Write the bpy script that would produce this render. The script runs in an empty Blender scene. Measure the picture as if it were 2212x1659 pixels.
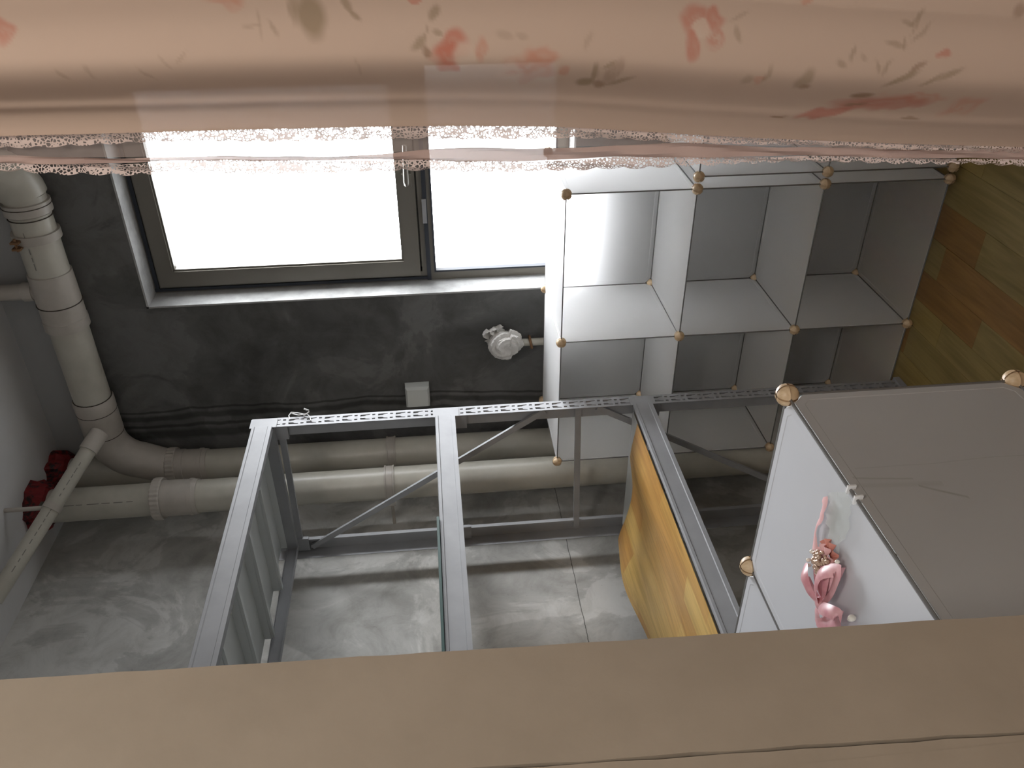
import bpy, bmesh, math, random
import numpy as np
from mathutils import Vector, Matrix, noise

random.seed(7)
S = bpy.context.scene
C = S.collection

# ------------------------------------------------------------------ camera
F = 1800.0
YAW, PITCH, ROLL = 0.5875, 0.0828, 0.0591
CAM = np.array([0.8099, -2.1156, 1.4589])
def _rot():
    fw = np.array([-math.sin(YAW) * math.cos(PITCH), math.cos(YAW) * math.cos(PITCH), -math.sin(PITCH)])
    rt = np.array([math.cos(YAW), math.sin(YAW), 0.0])
    dn = np.cross(fw, rt)
    return rt * math.cos(ROLL) + dn * math.sin(ROLL), -rt * math.sin(ROLL) + dn * math.cos(ROLL), fw
RT, DN, FW = _rot()
cam_data = bpy.data.cameras.new('camera')
cam = bpy.data.objects.new('camera', cam_data)
C.objects.link(cam)
cam_data.sensor_width = 36.0
cam_data.sensor_fit = 'HORIZONTAL'
cam_data.lens = F * 36.0 / 2212.0
cam_data.clip_start = 0.02
cam.matrix_world = Matrix(((DN[0], RT[0], -FW[0], CAM[0]), (DN[1], RT[1], -FW[1], CAM[1]),
                           (DN[2], RT[2], -FW[2], CAM[2]), (0, 0, 0, 1)))
S.camera = cam

def ray(x, y):
    return FW + RT * ((1659 - y - 829.5) / F) + DN * ((x - 1106) / F)
def on(x, y, ax, val):                      # where the sight line of a photo point meets a wall, floor or table plane
    r = ray(x, y)
    return CAM + r * ((val - CAM[ax]) / r[ax])
def at(x, y, d):
    return CAM + ray(x, y) * d

# ------------------------------------------------------------------ world, lamps, exposure
w = bpy.data.worlds.new('overcast_sky')
S.world = w
w.use_nodes = True
nt = w.node_tree
bg = nt.nodes['Background']
tc = nt.nodes.new('ShaderNodeTexCoord')
sp = nt.nodes.new('ShaderNodeSeparateXYZ')
rm = nt.nodes.new('ShaderNodeMapRange')
rm.inputs['From Min'].default_value = -0.40
rm.inputs['From Max'].default_value = 0.3
mxw = nt.nodes.new('ShaderNodeMix')
mxw.data_type = 'RGBA'
nt.links.new(tc.outputs['Generated'], sp.inputs[0])
nt.links.new(sp.outputs['Z'], rm.inputs['Value'])
nt.links.new(rm.outputs[0], mxw.inputs['Factor'])
mxw.inputs['A'].default_value = (0.12, 0.123, 0.126, 1)
mxw.inputs['B'].default_value = (0.96, 0.975, 1.0, 1)
nt.links.new(mxw.outputs['Result'], bg.inputs['Color'])
bg.inputs['Strength'].default_value = 32.0

def area(name, loc, rot, sx, sy, power, col=(1, 1, 1), portal=False):
    l = bpy.data.lights.new(name, 'AREA')
    l.shape = 'RECTANGLE'
    l.size, l.size_y = sx, sy
    l.energy = power
    l.color = col
    if portal:
        l.cycles.is_portal = True
    o = bpy.data.objects.new(name, l)
    o.location = loc
    o.rotation_euler = rot
    C.objects.link(o)
    return o
area('window_portal', (-0.12, 0.66, 1.71), (-math.pi / 2, 0, 0), 0.76, 1.42, 1, portal=True)
lamp = bpy.data.lights.new('bedroom_lamp', 'POINT')
lamp.energy = 42
lamp.color = (1.0, 0.93, 0.85)
lamp.shadow_soft_size = 0.16
lo = bpy.data.objects.new('bedroom_lamp', lamp)
lo.location = (1.2, -2.45, 2.35)
C.objects.link(lo)

vs = S.view_settings
S.display_settings.display_device = 'sRGB'
vs.view_transform = 'Standard'
vs.look = 'None'
vs.exposure = 0.0
vs.gamma = 1.0
vs.use_curve_mapping = False
S.cycles.max_bounces = 14
S.cycles.diffuse_bounces = 12
S.cycles.glossy_bounces = 3
S.cycles.transparent_max_bounces = 16
S.cycles.caustics_reflective = False
S.cycles.caustics_refractive = False

# ------------------------------------------------------------------ materials
def mat(name, col=(0.8, 0.8, 0.8), rough=0.6, metal=0.0, spec=0.4):
    m = bpy.data.materials.new(name)
    m.use_nodes = True
    b = m.node_tree.nodes['Principled BSDF']
    b.inputs['Base Color'].default_value = (*col, 1)
    b.inputs['Roughness'].default_value = rough
    b.inputs['Metallic'].default_value = metal
    b.inputs['Specular IOR Level'].default_value = spec
    return m
def N(m, t, **k):
    n = m.node_tree.nodes.new('ShaderNode' + t)
    for a, v in k.items():
        if hasattr(n, a) and a not in ('Scale',):
            try:
                setattr(n, a, v)
                continue
            except Exception:
                pass
        n.inputs[a].default_value = v
    return n
def L(m, a, b):
    m.node_tree.links.new(a, b)
def ramp(m, src, stops):
    r = m.node_tree.nodes.new('ShaderNodeValToRGB')
    el = r.color_ramp.elements
    while len(el) < len(stops):
        el.new(0.5)
    for e, (p, c) in zip(el, stops):
        e.position = p
        e.color = (*c, 1) if len(c) == 3 else c
    L(m, src, r.inputs[0])
    return r.outputs[0]
def mixc(m, fac, a, b, blend='MIX'):
    n = m.node_tree.nodes.new('ShaderNodeMix')
    n.data_type = 'RGBA'
    n.blend_type = blend
    for s, v in (('Factor', fac), ('A', a), ('B', b)):
        i = n.inputs[s]
        if hasattr(v, 'is_linked') or hasattr(v, 'links'):
            L(m, v, i)
        elif s == 'Factor':
            i.default_value = v
        else:
            i.default_value = (*v, 1)
    return n.outputs['Result']
def math_n(m, op, a, b=None, c=None):
    n = m.node_tree.nodes.new('ShaderNodeMath')
    n.operation = op
    for i, v in enumerate((a, b, c)):
        if v is None:
            continue
        if hasattr(v, 'links'):
            L(m, v, n.inputs[i])
        else:
            n.inputs[i].default_value = v
    return n.outputs[0]
def bsdf(m):
    return m.node_tree.nodes['Principled BSDF']
def bump(m, h, strength=0.2, dist=0.01):
    b = N(m, 'Bump')
    b.inputs['Strength'].default_value = strength
    b.inputs['Distance'].default_value = dist
    L(m, h, b.inputs['Height'])
    L(m, b.outputs[0], bsdf(m).inputs['Normal'])
def coords(m, kind='Object', scale=(1, 1, 1)):
    t = N(m, 'TexCoord')
    mp = N(m, 'Mapping')
    mp.inputs['Scale'].default_value = scale
    L(m, t.outputs[kind], mp.inputs['Vector'])
    return mp.outputs[0], t.outputs[kind]
def noise_n(m, vec, scale, detail=4, rough=0.55, dist=0.0):
    n = N(m, 'TexNoise')
    n.inputs['Scale'].default_value = scale
    n.inputs['Detail'].default_value = detail
    n.inputs['Roughness'].default_value = rough
    n.inputs['Distortion'].default_value = dist
    L(m, vec, n.inputs['Vector'])
    return n.outputs['Fac']

def concrete(name, dark, light, band=None, seam=None, streak=None):
    m = mat(name, rough=0.9, spec=0.15)
    v, raw = coords(m)
    big = noise_n(m, v, 2.2, 6, 0.6, 1.2)
    mid = noise_n(m, v, 9.0, 8, 0.7, 0.6)
    fine = noise_n(m, v, 55.0, 5, 0.75)
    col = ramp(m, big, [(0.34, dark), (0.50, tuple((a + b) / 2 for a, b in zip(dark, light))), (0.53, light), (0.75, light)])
    blot = ramp(m, mid, [(0.28, (0.72, 0.715, 0.70)), (0.55, (1, 1, 1)), (0.8, (1.08, 1.08, 1.08))])
    col = mixc(m, 1.0, col, blot, 'MULTIPLY')
    pits = ramp(m, fine, [(0.26, (0.45, 0.45, 0.45)), (0.34, (1, 1, 1))])
    col = mixc(m, 0.8, col, pits, 'MULTIPLY')
    sx = N(m, 'SeparateXYZ')
    L(m, raw, sx.inputs[0])
    if streak:                                            # dark wavering trowel seams running up the wall
        wob = noise_n(m, v, 3.0, 3)
        pos = math_n(m, 'ADD', sx.outputs['X'], math_n(m, 'MULTIPLY', wob, 0.09))
        for c0, wd in streak:
            d = math_n(m, 'ABSOLUTE', math_n(m, 'SUBTRACT', pos, c0))
            k = N(m, 'MapRange')
            k.inputs['From Min'].default_value = wd
            k.inputs['From Max'].default_value = wd * 2.4
            k.inputs['To Min'].default_value = 0.5
            k.inputs['To Max'].default_value = 1.0
            L(m, d, k.inputs['Value'])
            cc = N(m, 'CombineXYZ')
            for i in range(3):
                L(m, k.outputs[0], cc.inputs[i])
            col = mixc(m, 1.0, col, cc.outputs[0], 'MULTIPLY')
    if seam:                                              # a thin level plaster joint
        d = math_n(m, 'ABSOLUTE', math_n(m, 'SUBTRACT', math_n(m, 'ADD', sx.outputs['Z'], math_n(m, 'MULTIPLY', mid, 0.012)), seam))
        k = math_n(m, 'LESS_THAN', d, 0.0014)
        col = mixc(m, math_n(m, 'MULTIPLY', k, 0.75), col, (0.05, 0.05, 0.045))
    if band:                                              # white paint carried down from the ceiling
        e = math_n(m, 'GREATER_THAN', math_n(m, 'ADD', sx.outputs['Z'], math_n(m, 'MULTIPLY', mid, 0.02)), band)
        col = mixc(m, e, col, (0.36, 0.36, 0.355))
    L(m, col, bsdf(m).inputs['Base Color'])
    bump(m, mid, 0.25, 0.006)
    return m

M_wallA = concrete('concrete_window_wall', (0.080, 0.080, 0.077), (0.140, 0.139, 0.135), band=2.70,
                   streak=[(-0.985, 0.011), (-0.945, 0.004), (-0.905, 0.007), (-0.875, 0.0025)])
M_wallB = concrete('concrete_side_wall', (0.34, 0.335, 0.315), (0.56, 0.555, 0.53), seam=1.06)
M_plaster = mat('skim_plaster', (0.50, 0.50, 0.49), 0.85)
v, _ = coords(M_plaster)
L(M_plaster, ramp(M_plaster, noise_n(M_plaster, v, 14, 6, 0.65), [(0.3, (0.24, 0.24, 0.235)), (0.6, (0.36, 0.36, 0.355))]), bsdf(M_plaster).inputs['Base Color'])
M_ceiling = mat('ceiling_paint', (0.70, 0.69, 0.67), 0.9)
v, _ = coords(M_ceiling)
L(M_ceiling, ramp(M_ceiling, noise_n(M_ceiling, v, 3, 5), [(0.3, (0.54, 0.535, 0.53)), (0.7, (0.61, 0.605, 0.60))]), bsdf(M_ceiling).inputs['Base Color'])
M_beige = mat('beige_paint', (0.52, 0.41, 0.30), 0.75)
v, _ = coords(M_beige)
L(M_beige, ramp(M_beige, noise_n(M_beige, v, 11, 6, 0.6), [(0.3, (0.335, 0.290, 0.235)), (0.7, (0.38, 0.33, 0.270))]), bsdf(M_beige).inputs['Base Color'])
bump(M_beige, noise_n(M_beige, v, 120, 3), 0.06, 0.002)
M_paint = mat('white_wall_paint', (0.80, 0.79, 0.77), 0.9)
M_room = mat('bedroom_paint', (0.72, 0.67, 0.60), 0.9)

def wood(name, a, b):
    m = mat(name, a, 0.45, 0, 0.35)
    v, _ = coords(m, 'Object', (38, 2.2, 38))
    g = noise_n(m, v, 1.0, 6, 0.6, 1.6)
    v2, _ = coords(m, 'Object', (9, 1.2, 9))
    g2 = noise_n(m, v2, 1.0, 3, 0.5, 2.5)
    c = ramp(m, g, [(0.30, a), (0.65, b)])
    c2 = ramp(m, g2, [(0.35, (0.78, 0.76, 0.72)), (0.6, (1, 1, 1))])
    L(m, mixc(m, 1.0, c, c2, 'MULTIPLY'), bsdf(m).inputs['Base Color'])
    return m
M_wood = [wood('laminate_straw', (0.235, 0.16, 0.045), (0.31, 0.22, 0.072)),
          wood('laminate_amber', (0.195, 0.095, 0.022), (0.26, 0.135, 0.036)),
          wood('laminate_olive', (0.20, 0.14, 0.042), (0.27, 0.195, 0.066))]

M_pvc = mat('pvc_ivory', (0.62, 0.585, 0.50), 0.35, 0, 0.5)
v, _ = coords(M_pvc)
L(M_pvc, ramp(M_pvc, noise_n(M_pvc, v, 7, 6, 0.65), [(0.3, (0.38, 0.36, 0.305)), (0.6, (0.46, 0.44, 0.38))]), bsdf(M_pvc).inputs['Base Color'])
M_pvcp = mat('pvc_pinkish', (0.60, 0.53, 0.465), 0.35, 0, 0.5)
v, _ = coords(M_pvcp)
L(M_pvcp, ramp(M_pvcp, noise_n(M_pvcp, v, 8, 6, 0.65), [(0.3, (0.36, 0.33, 0.29)), (0.6, (0.44, 0.405, 0.36))]), bsdf(M_pvcp).inputs['Base Color'])
M_seal = mat('dark_joint_rubber', (0.06, 0.05, 0.04), 0.9)  # near-black tone for the pipe joint lines and the hanger bolt
M_print = mat('pipe_print_ink', (0.20, 0.19, 0.17), 0.7)
M_red = mat('red_sealant', (0.16, 0.006, 0.006), 0.6)
v, _ = coords(M_red)
L(M_red, ramp(M_red, noise_n(M_red, v, 30, 5, 0.7), [(0.42, (0.015, 0.008, 0.008)), (0.52, (0.17, 0.008, 0.010))]), bsdf(M_red).inputs['Base Color'])
M_rust = mat('rusty_metal', (0.22, 0.12, 0.06), 0.6, 0.4)
M_steel = mat('grey_powder_coat', (0.55, 0.56, 0.58), 0.55, 0.05, 0.3)
v, _ = coords(M_steel)
L(M_steel, ramp(M_steel, noise_n(M_steel, v, 12, 4), [(0.3, (0.26, 0.263, 0.272)), (0.7, (0.31, 0.313, 0.322))]), bsdf(M_steel).inputs['Base Color'])
M_tray = mat('pale_grey_tray_coat', (0.52, 0.535, 0.53), 0.4, 0.05)
M_wire = mat('steel_wire', (0.20, 0.195, 0.19), 0.4, 0.5)
M_white = mat('white_plastic', (0.78, 0.78, 0.78), 0.4)
M_knob = mat('beige_plastic_ball', (0.60, 0.44, 0.27), 0.38, 0, 0.5)
v, _ = coords(M_knob)
L(M_knob, ramp(M_knob, noise_n(M_knob, v, 60, 3, 0.5, 1.0), [(0.35, (0.52, 0.36, 0.21)), (0.65, (0.66, 0.50, 0.32))]), bsdf(M_knob).inputs['Base Color'])
M_dark = mat('dark_cavity', (0.02, 0.02, 0.02), 0.9)
M_champ = mat('champagne_aluminium', (0.15, 0.138, 0.115), 0.42, 0.25, 0.5)
M_gasket = mat('black_gasket', (0.025, 0.03, 0.04), 0.6)
M_green = mat('dark_green_board', (0.01, 0.05, 0.04), 0.5)
M_box = mat('white_switch_plastic', (0.55, 0.57, 0.55), 0.45)
M_pink = mat('pink_satin', (0.62, 0.28, 0.30), 0.35, 0, 0.5)
v, _ = coords(M_pink)
L(M_pink, ramp(M_pink, noise_n(M_pink, v, 45, 3), [(0.35, (0.55, 0.24, 0.27)), (0.65, (0.70, 0.40, 0.42))]), bsdf(M_pink).inputs['Base Color'])
M_lacep = mat('pink_lace', (0.70, 0.42, 0.42), 0.8)
M_coral = mat('coral_lace', (0.58, 0.25, 0.20), 0.7)
M_pearl = mat('pearl', (0.75, 0.70, 0.62), 0.18, 0, 0.7)
M_gold = mat('champagne_glitter', (0.50, 0.36, 0.27), 0.25, 0.35)

def panel_mat(name, base=(0.80, 0.795, 0.785), tr=0.42, smudge=False):
    m = mat(name, base, 0.42, 0, 0.35)
    nodes = m.node_tree.nodes
    p = bsdf(m)
    out = nodes['Material Output']
    t = N(m, 'BsdfTranslucent')
    t.inputs['Color'].default_value = (0.97, 0.97, 0.97, 1)
    mx = N(m, 'MixShader')
    mx.inputs[0].default_value = tr
    v, raw = coords(m)
    col = ramp(m, noise_n(m, v, 5, 4), [(0.3, tuple(c * 0.94 for c in base)), (0.7, base)])
    if smudge:                                            # a dragged dirty scuff on the cabinet side
        sx = N(m, 'SeparateXYZ')
        L(m, N(m, 'NewGeometry').outputs['Position'], sx.inputs[0])
        wob = noise_n(m, v, 9, 4)
        for z0, y0, slope, wd, ln0, ln1, st in ((0.94, -1.409, 0.10, 0.0022, 0.915, 0.985, 0.5), (0.905, -1.430, 0.55, 0.0030, 0.868, 0.915, 0.55),
                                               (0.93, -1.421, 0.05, 0.0060, 0.885, 0.98, 0.22), (0.88, -1.386, -0.02, 0.0012, 0.70, 0.975, 0.30)):
            line = math_n(m, 'ADD', math_n(m, 'MULTIPLY', math_n(m, 'SUBTRACT', sx.outputs['Z'], z0), slope), y0)
            d = math_n(m, 'ABSOLUTE', math_n(m, 'SUBTRACT', math_n(m, 'ADD', sx.outputs['Y'], math_n(m, 'MULTIPLY', math_n(m, 'SUBTRACT', wob, 0.5), 0.012)), line))
            k = N(m, 'MapRange')
            k.inputs['From Min'].default_value = wd
            k.inputs['From Max'].default_value = wd * 0.2
            L(m, d, k.inputs['Value'])
            ins = math_n(m, 'MULTIPLY', math_n(m, 'GREATER_THAN', sx.outputs['Z'], ln0), math_n(m, 'LESS_THAN', sx.outputs['Z'], ln1))
            f = math_n(m, 'MULTIPLY', math_n(m, 'MULTIPLY', k.outputs[0], ins), st)
            col = mixc(m, f, col, (0.20, 0.195, 0.15))
    L(m, col, p.inputs['Base Color'])
    L(m, p.outputs[0], mx.inputs[1])
    L(m, t.outputs[0], mx.inputs[2])
    L(m, mx.outputs[0], out.inputs['Surface'])
    return m
M_panel = panel_mat('white_sheet_plastic', (0.92, 0.917, 0.91), 0.80)
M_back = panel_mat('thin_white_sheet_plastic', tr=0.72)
M_panel_s = panel_mat('white_sheet_plastic_scuffed_shaded', (0.45, 0.435, 0.42), 0.2, smudge=True)  # scuffs over white plastic greyed down to paint shade on this one side
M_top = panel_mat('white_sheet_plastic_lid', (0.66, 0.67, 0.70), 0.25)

def see_through(name, diff, transp, transl=0.0, attr=None):
    m = bpy.data.materials.new(name)
    m.use_nodes = True
    nd = m.node_tree.nodes
    nd.remove(nd['Principled BSDF'])
    d = N(m, 'BsdfDiffuse')
    t = N(m, 'BsdfTranslucent')
    g = N(m, 'BsdfTransparent')
    d.inputs['Color'].default_value = (*diff, 1)
    t.inputs['Color'].default_value = (*diff, 1)
    if attr:
        a = N(m, 'Attribute')
        a.attribute_name = attr
        L(m, a.outputs['Color'], d.inputs['Color'])
        L(m, a.outputs['Color'], t.inputs['Color'])
    m1, m2 = N(m, 'MixShader'), N(m, 'MixShader')
    m1.inputs[0].default_value = transl
    m2.inputs[0].default_value = transp
    L(m, d.outputs[0], m1.inputs[1])
    L(m, t.outputs[0], m1.inputs[2])
    L(m, m1.outputs[0], m2.inputs[1])
    L(m, g.outputs[0], m2.inputs[2])
    L(m, m2.outputs[0], nd['Material Output'].inputs['Surface'])
    return m, m2
M_fabric, _ = see_through('printed_curtain_cotton', (0.55, 0.40, 0.34), 0.003, 0.13, 'print')
M_hem, _ = see_through('curtain_hem', (0.46, 0.34, 0.30), 0.022, 0.2)
M_net, mm = see_through('curtain_net', (0.50, 0.41, 0.37), 0.60, 0.3)
M_lace, mm = see_through('curtain_lace', (0.66, 0.54, 0.49), 0.3, 0.3)
uvn = N(M_lace, 'TexCoord')
vor = N(M_lace, 'TexVoronoi')
vor.feature = 'DISTANCE_TO_EDGE'
vor.inputs['Scale'].default_value = 420.0
L(M_lace, uvn.outputs['Object'], vor.inputs['Vector'])
big = noise_n(M_lace, uvn.outputs['Object'], 120, 2)
thr = math_n(M_lace, 'MULTIPLY', math_n(M_lace, 'SUBTRACT', big, 0.16), 0.48)
L(M_lace, math_n(M_lace, 'MULTIPLY_ADD', math_n(M_lace, 'GREATER_THAN', vor.outputs['Distance'], thr), 0.93, 0.025), mm.inputs[0])
M_film, _ = see_through('clear_plastic_film', (0.62, 0.66, 0.60), 0.72)
M_bag, _ = see_through('cloudy_plastic_bag', (0.62, 0.60, 0.57), 0.04, 0.25)

M_glass = bpy.data.materials.new('window_glass')
M_glass.use_nodes = True
nd = M_glass.node_tree.nodes
nd.remove(nd['Principled BSDF'])
g1, g2, g3 = N(M_glass, 'BsdfTransparent'), N(M_glass, 'BsdfGlossy'), N(M_glass, 'MixShader')
g1.inputs['Color'].default_value = (0.95, 0.955, 0.96, 1)
g2.inputs['Roughness'].default_value = 0.03
g3.inputs[0].default_value = 0.06
L(M_glass, g1.outputs[0], g3.inputs[1])
L(M_glass, g2.outputs[0], g3.inputs[2])
L(M_glass, g3.outputs[0], nd['Material Output'].inputs['Surface'])

M_sheet = mat('wood_print_vinyl', (0.6, 0.4, 0.15), 0.35, 0, 0.45)
v, raw = coords(M_sheet, 'Object')
mp = N(M_sheet, 'Mapping')
mp.inputs['Rotation'].default_value = (0, 0, math.pi / 2)
L(M_sheet, raw, mp.inputs['Vector'])
bk = N(M_sheet, 'TexBrick')
bk.offset = 0.37
bk.inputs['Scale'].default_value = 1.0
bk.inputs['Brick Width'].default_value = 0.42
bk.inputs['Row Height'].default_value = 0.085
bk.inputs['Mortar Size'].default_value = 0.0
bk.inputs['Bias'].default_value = 0.0
bk.inputs['Color1'].default_value = (0.68, 0.46, 0.15, 1)
bk.inputs['Color2'].default_value = (0.54, 0.28, 0.08, 1)
bk.inputs['Mortar'].default_value = (0.5, 0.3, 0.1, 1)
L(M_sheet, mp.outputs[0], bk.inputs['Vector'])
v, _ = coords(M_sheet, 'Object', (40, 3, 40))
gr = ramp(M_sheet, noise_n(M_sheet, v, 1.0, 5, 0.6, 1.5), [(0.3, (0.74, 0.70, 0.62)), (0.65, (1.05, 1.05, 1.05))])
L(M_sheet, mixc(M_sheet, 1.0, bk.outputs['Color'], gr, 'MULTIPLY'), bsdf(M_sheet).inputs['Base Color'])

# ------------------------------------------------------------------ mesh helpers
ORG = {}
def org(o):
    p = np.zeros(3)
    while o is not None:
        p = p + np.array(ORG.get(o.name, (0, 0, 0)))
        o = o.parent
    return p
class MB:
    def __init__(s):
        s.v, s.f = [], []
    def add(s, vs, fs):
        b = len(s.v)
        s.v += [tuple(map(float, p)) for p in vs]
        s.f += [tuple(i + b for i in f) for f in fs]
        return s
    def box(s, x0, x1, y0, y1, z0, z1):
        x0, x1 = sorted((x0, x1)); y0, y1 = sorted((y0, y1)); z0, z1 = sorted((z0, z1))
        return s.add([(x, y, z) for x in (x0, x1) for y in (y0, y1) for z in (z0, z1)],
                     [(0, 1, 3, 2), (4, 6, 7, 5), (0, 4, 5, 1), (2, 3, 7, 6), (0, 2, 6, 4), (1, 5, 7, 3)])
    def path(s, pts, r, n=12, caps=True, mod=None):
        pts = [np.array(p, float) for p in pts]
        rs = r if hasattr(r, '__len__') else [r] * len(pts)
        tang = []
        for i in range(len(pts)):
            a = pts[max(0, i - 1)]
            b = pts[min(len(pts) - 1, i + 1)]
            t = b - a
            nn = np.linalg.norm(t)
            tang.append(t / nn if nn > 1e-9 else (tang[-1] if tang else np.array([0, 0, 1.0])))
        up = np.array([0, 0, 1.0]) if abs(tang[0][2]) < 0.9 else np.array([1.0, 0, 0])
        u = np.cross(tang[0], up); u /= np.linalg.norm(u)
        vs = []
        for p, t, rr in zip(pts, tang, rs):
            u = u - t * (u @ t); u /= np.linalg.norm(u)
            q = np.cross(t, u)
            for k in range(n):
                a = 2 * math.pi * k / n
                m = mod(k) if mod else 1.0
                vs.append(p + (u * math.cos(a) + q * math.sin(a)) * rr * m)
        fs = []
        for i in range(len(pts) - 1):
            for k in range(n):
                fs.append((i * n + k, i * n + (k + 1) % n, (i + 1) * n + (k + 1) % n, (i + 1) * n + k))
        if caps:
            fs.append(tuple(range(n - 1, -1, -1)))
            fs.append(tuple((len(pts) - 1) * n + k for k in range(n)))
        return s.add(vs, fs)
    def rings(s, p, d, prof, n=24, mod=None):            # turned profile: (distance along d, radius)
        p = np.array(p, float); d = np.array(d, float); d = d / np.linalg.norm(d)
        up = np.array([0, 0, 1.0]) if abs(d[2]) < 0.9 else np.array([1.0, 0, 0])
        u = np.cross(d, up); u /= np.linalg.norm(u); q = np.cross(d, u)
        vs, fs = [], []
        for a, r in prof:
            for k in range(n):
                t = 2 * math.pi * k / n
                m = mod(k) if mod else 1.0
                vs.append(p + d * a + (u * math.cos(t) + q * math.sin(t)) * r * m)
        for i in range(len(prof) - 1):
            for k in range(n):
                fs.append((i * n + k, i * n + (k + 1) % n, (i + 1) * n + (k + 1) % n, (i + 1) * n + k))
        fs.append(tuple(range(n - 1, -1, -1)))
        fs.append(tuple((len(prof) - 1) * n + k for k in range(n)))
        return s.add(vs, fs)
    def ball(s, c, r, nu=14, nv=9, sc=(1, 1, 1)):
        vs, fs = [], []
        for j in range(nv + 1):
            t = math.pi * j / nv
            for i in range(nu):
                a = 2 * math.pi * i / nu
                vs.append((c[0] + r * sc[0] * math.sin(t) * math.cos(a), c[1] + r * sc[1] * math.sin(t) * math.sin(a), c[2] + r * sc[2] * math.cos(t)))
        for j in range(nv):
            for i in range(nu):
                fs.append((j * nu + i, (j + 1) * nu + i, (j + 1) * nu + (i + 1) % nu, j * nu + (i + 1) % nu))
        return s.add(vs, fs)
    def extrude_y(s, prof, y0, y1):                       # profile in (x, z)
        n = len(prof)
        vs = [(x, y0, z) for x, z in prof] + [(x, y1, z) for x, z in prof]
        fs = [(k, (k + 1) % n, n + (k + 1) % n, n + k) for k in range(n)]
        fs += [tuple(range(n - 1, -1, -1)), tuple(range(n, 2 * n))]
        return s.add(vs, fs)
    def grid(s, P, thick=0.0):
        P = np.array(P)
        a, b = P.shape[:2]
        vs = P.reshape(-1, 3)
        fs = [(i * b + j, (i + 1) * b + j, (i + 1) * b + j + 1, i * b + j + 1) for i in range(a - 1) for j in range(b - 1)]
        return s.add(vs, fs)
    def build(s, name, m, parent=None, smooth=False, fix=True):
        o0 = org(parent)
        me = bpy.data.meshes.new(name)
        me.from_pydata([tuple(np.array(p) - o0) for p in s.v], [], s.f)
        if fix:
            bm = bmesh.new(); bm.from_mesh(me)
            bmesh.ops.remove_doubles(bm, verts=bm.verts, dist=1e-6)
            bmesh.ops.recalc_face_normals(bm, faces=bm.faces)
            bm.to_mesh(me); bm.free()
        me.materials.append(m)
        if smooth:
            for p in me.polygons:
                p.use_smooth = True
            try:
                me.set_sharp_from_angle(angle=math.radians(40))
            except Exception:
                pass
        o = bpy.data.objects.new(name, me)
        C.objects.link(o)
        if parent is not None:
            o.parent = parent
        return o
def tag(o, label=None, cat=None, group=None, kind=None):
    for k, v_ in (('label', label), ('category', cat), ('group', group), ('kind', kind)):
        if v_:
            o[k] = v_
    return o
def thing(name, label, cat, loc=(0, 0, 0), group=None):
    o = bpy.data.objects.new(name, None)
    o.empty_display_size = 0.05
    o.location = loc
    C.objects.link(o)
    ORG[o.name] = tuple(loc)
    return tag(o, label, cat, group)
def struct(name, loc=(0, 0, 0)):
    o = bpy.data.objects.new(name, None)
    o.location = loc
    C.objects.link(o)
    ORG[o.name] = tuple(loc)
    o['kind'] = 'structure'
    return o
def dup(o, loc, name=None, rot=None):
    c = o.copy()
    C.objects.link(c)
    c.location = loc
    if rot:
        c.rotation_euler = rot
    return c

# ------------------------------------------------------------------ the shell of the room
XB, YA, ZC = -1.29, 0.44, 2.867
YD = -1.722                                               # balcony side of the doorway
XR = 1.65
HX0, HX1, HZ0, HZ1 = -0.505, 0.262, 1.0, 2.42             # window opening
tag(MB().box(XB - 0.2, HX0, YA, YA + 0.2, 0, ZC + 0.1).box(HX1, XR + 0.2, YA, YA + 0.2, 0, ZC + 0.1)
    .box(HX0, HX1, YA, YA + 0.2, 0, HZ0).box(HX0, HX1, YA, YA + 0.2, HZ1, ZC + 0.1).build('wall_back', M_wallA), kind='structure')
tag(MB().box(XB - 0.2, XB, -1.93, YA, 0, ZC + 0.1).build('wall_left', M_wallB), kind='structure')
tag(MB().box(XR, XR + 0.2, -1.93, YA, 0, ZC + 0.1).build('wall_right', M_paint), kind='structure')
tag(MB().box(XB - 0.2, 2.7, -5.0, YA + 0.2, ZC, ZC + 0.1).build('ceiling', M_ceiling), kind='structure')
fl = tag(MB().box(XB - 0.2, 2.7, -5.0, YA + 0.2, -0.1, -0.004).build('floor', M_wood[1]), kind='structure')
# floor planks run towards the window
xs = [0.035, -0.081, -0.188, -0.294, -0.385, -0.470]
while xs[-1] > XB:
    xs.append(xs[-1] - 0.103)
xs = [0.035 + 0.103 * k for k in range(15, 0, -1)] + xs
kinds = {0.035: 0, -0.081: 1, -0.188: 2, -0.294: 1, -0.385: 0, -0.470: 1}
seq = [0, 1, 2, 1, 0, 1, 2]
for i in range(len(xs) - 1):
    x1, x0 = xs[i], max(xs[i + 1], XB)
    if x1 - x0 < 0.01 or x0 > XR - 0.02:
        continue
    x1 = min(x1, XR)
    k0 = kinds.get(round(x1, 3), seq[i % 7])
    cuts = [YA, -0.283 if abs(x1 + 0.294) < 1e-6 else YA - 0.30 - 0.37 * ((i * 0.618) % 1)]
    while cuts[-1] > YD + 0.2:
        cuts.append(cuts[-1] - 0.62)
    cuts[-1] = YD
    for j in range(len(cuts) - 1):
        m = M_wood[k0 if j == 0 else (k0 + (1 if k0 == 1 else 2) * j) % 3]
        MB().box(x0 + 0.0004, x1 - 0.0004, cuts[j + 1] + 0.0004, cuts[j] - 0.0004, -0.004, 0.0).build('plank', m, fl)
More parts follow.
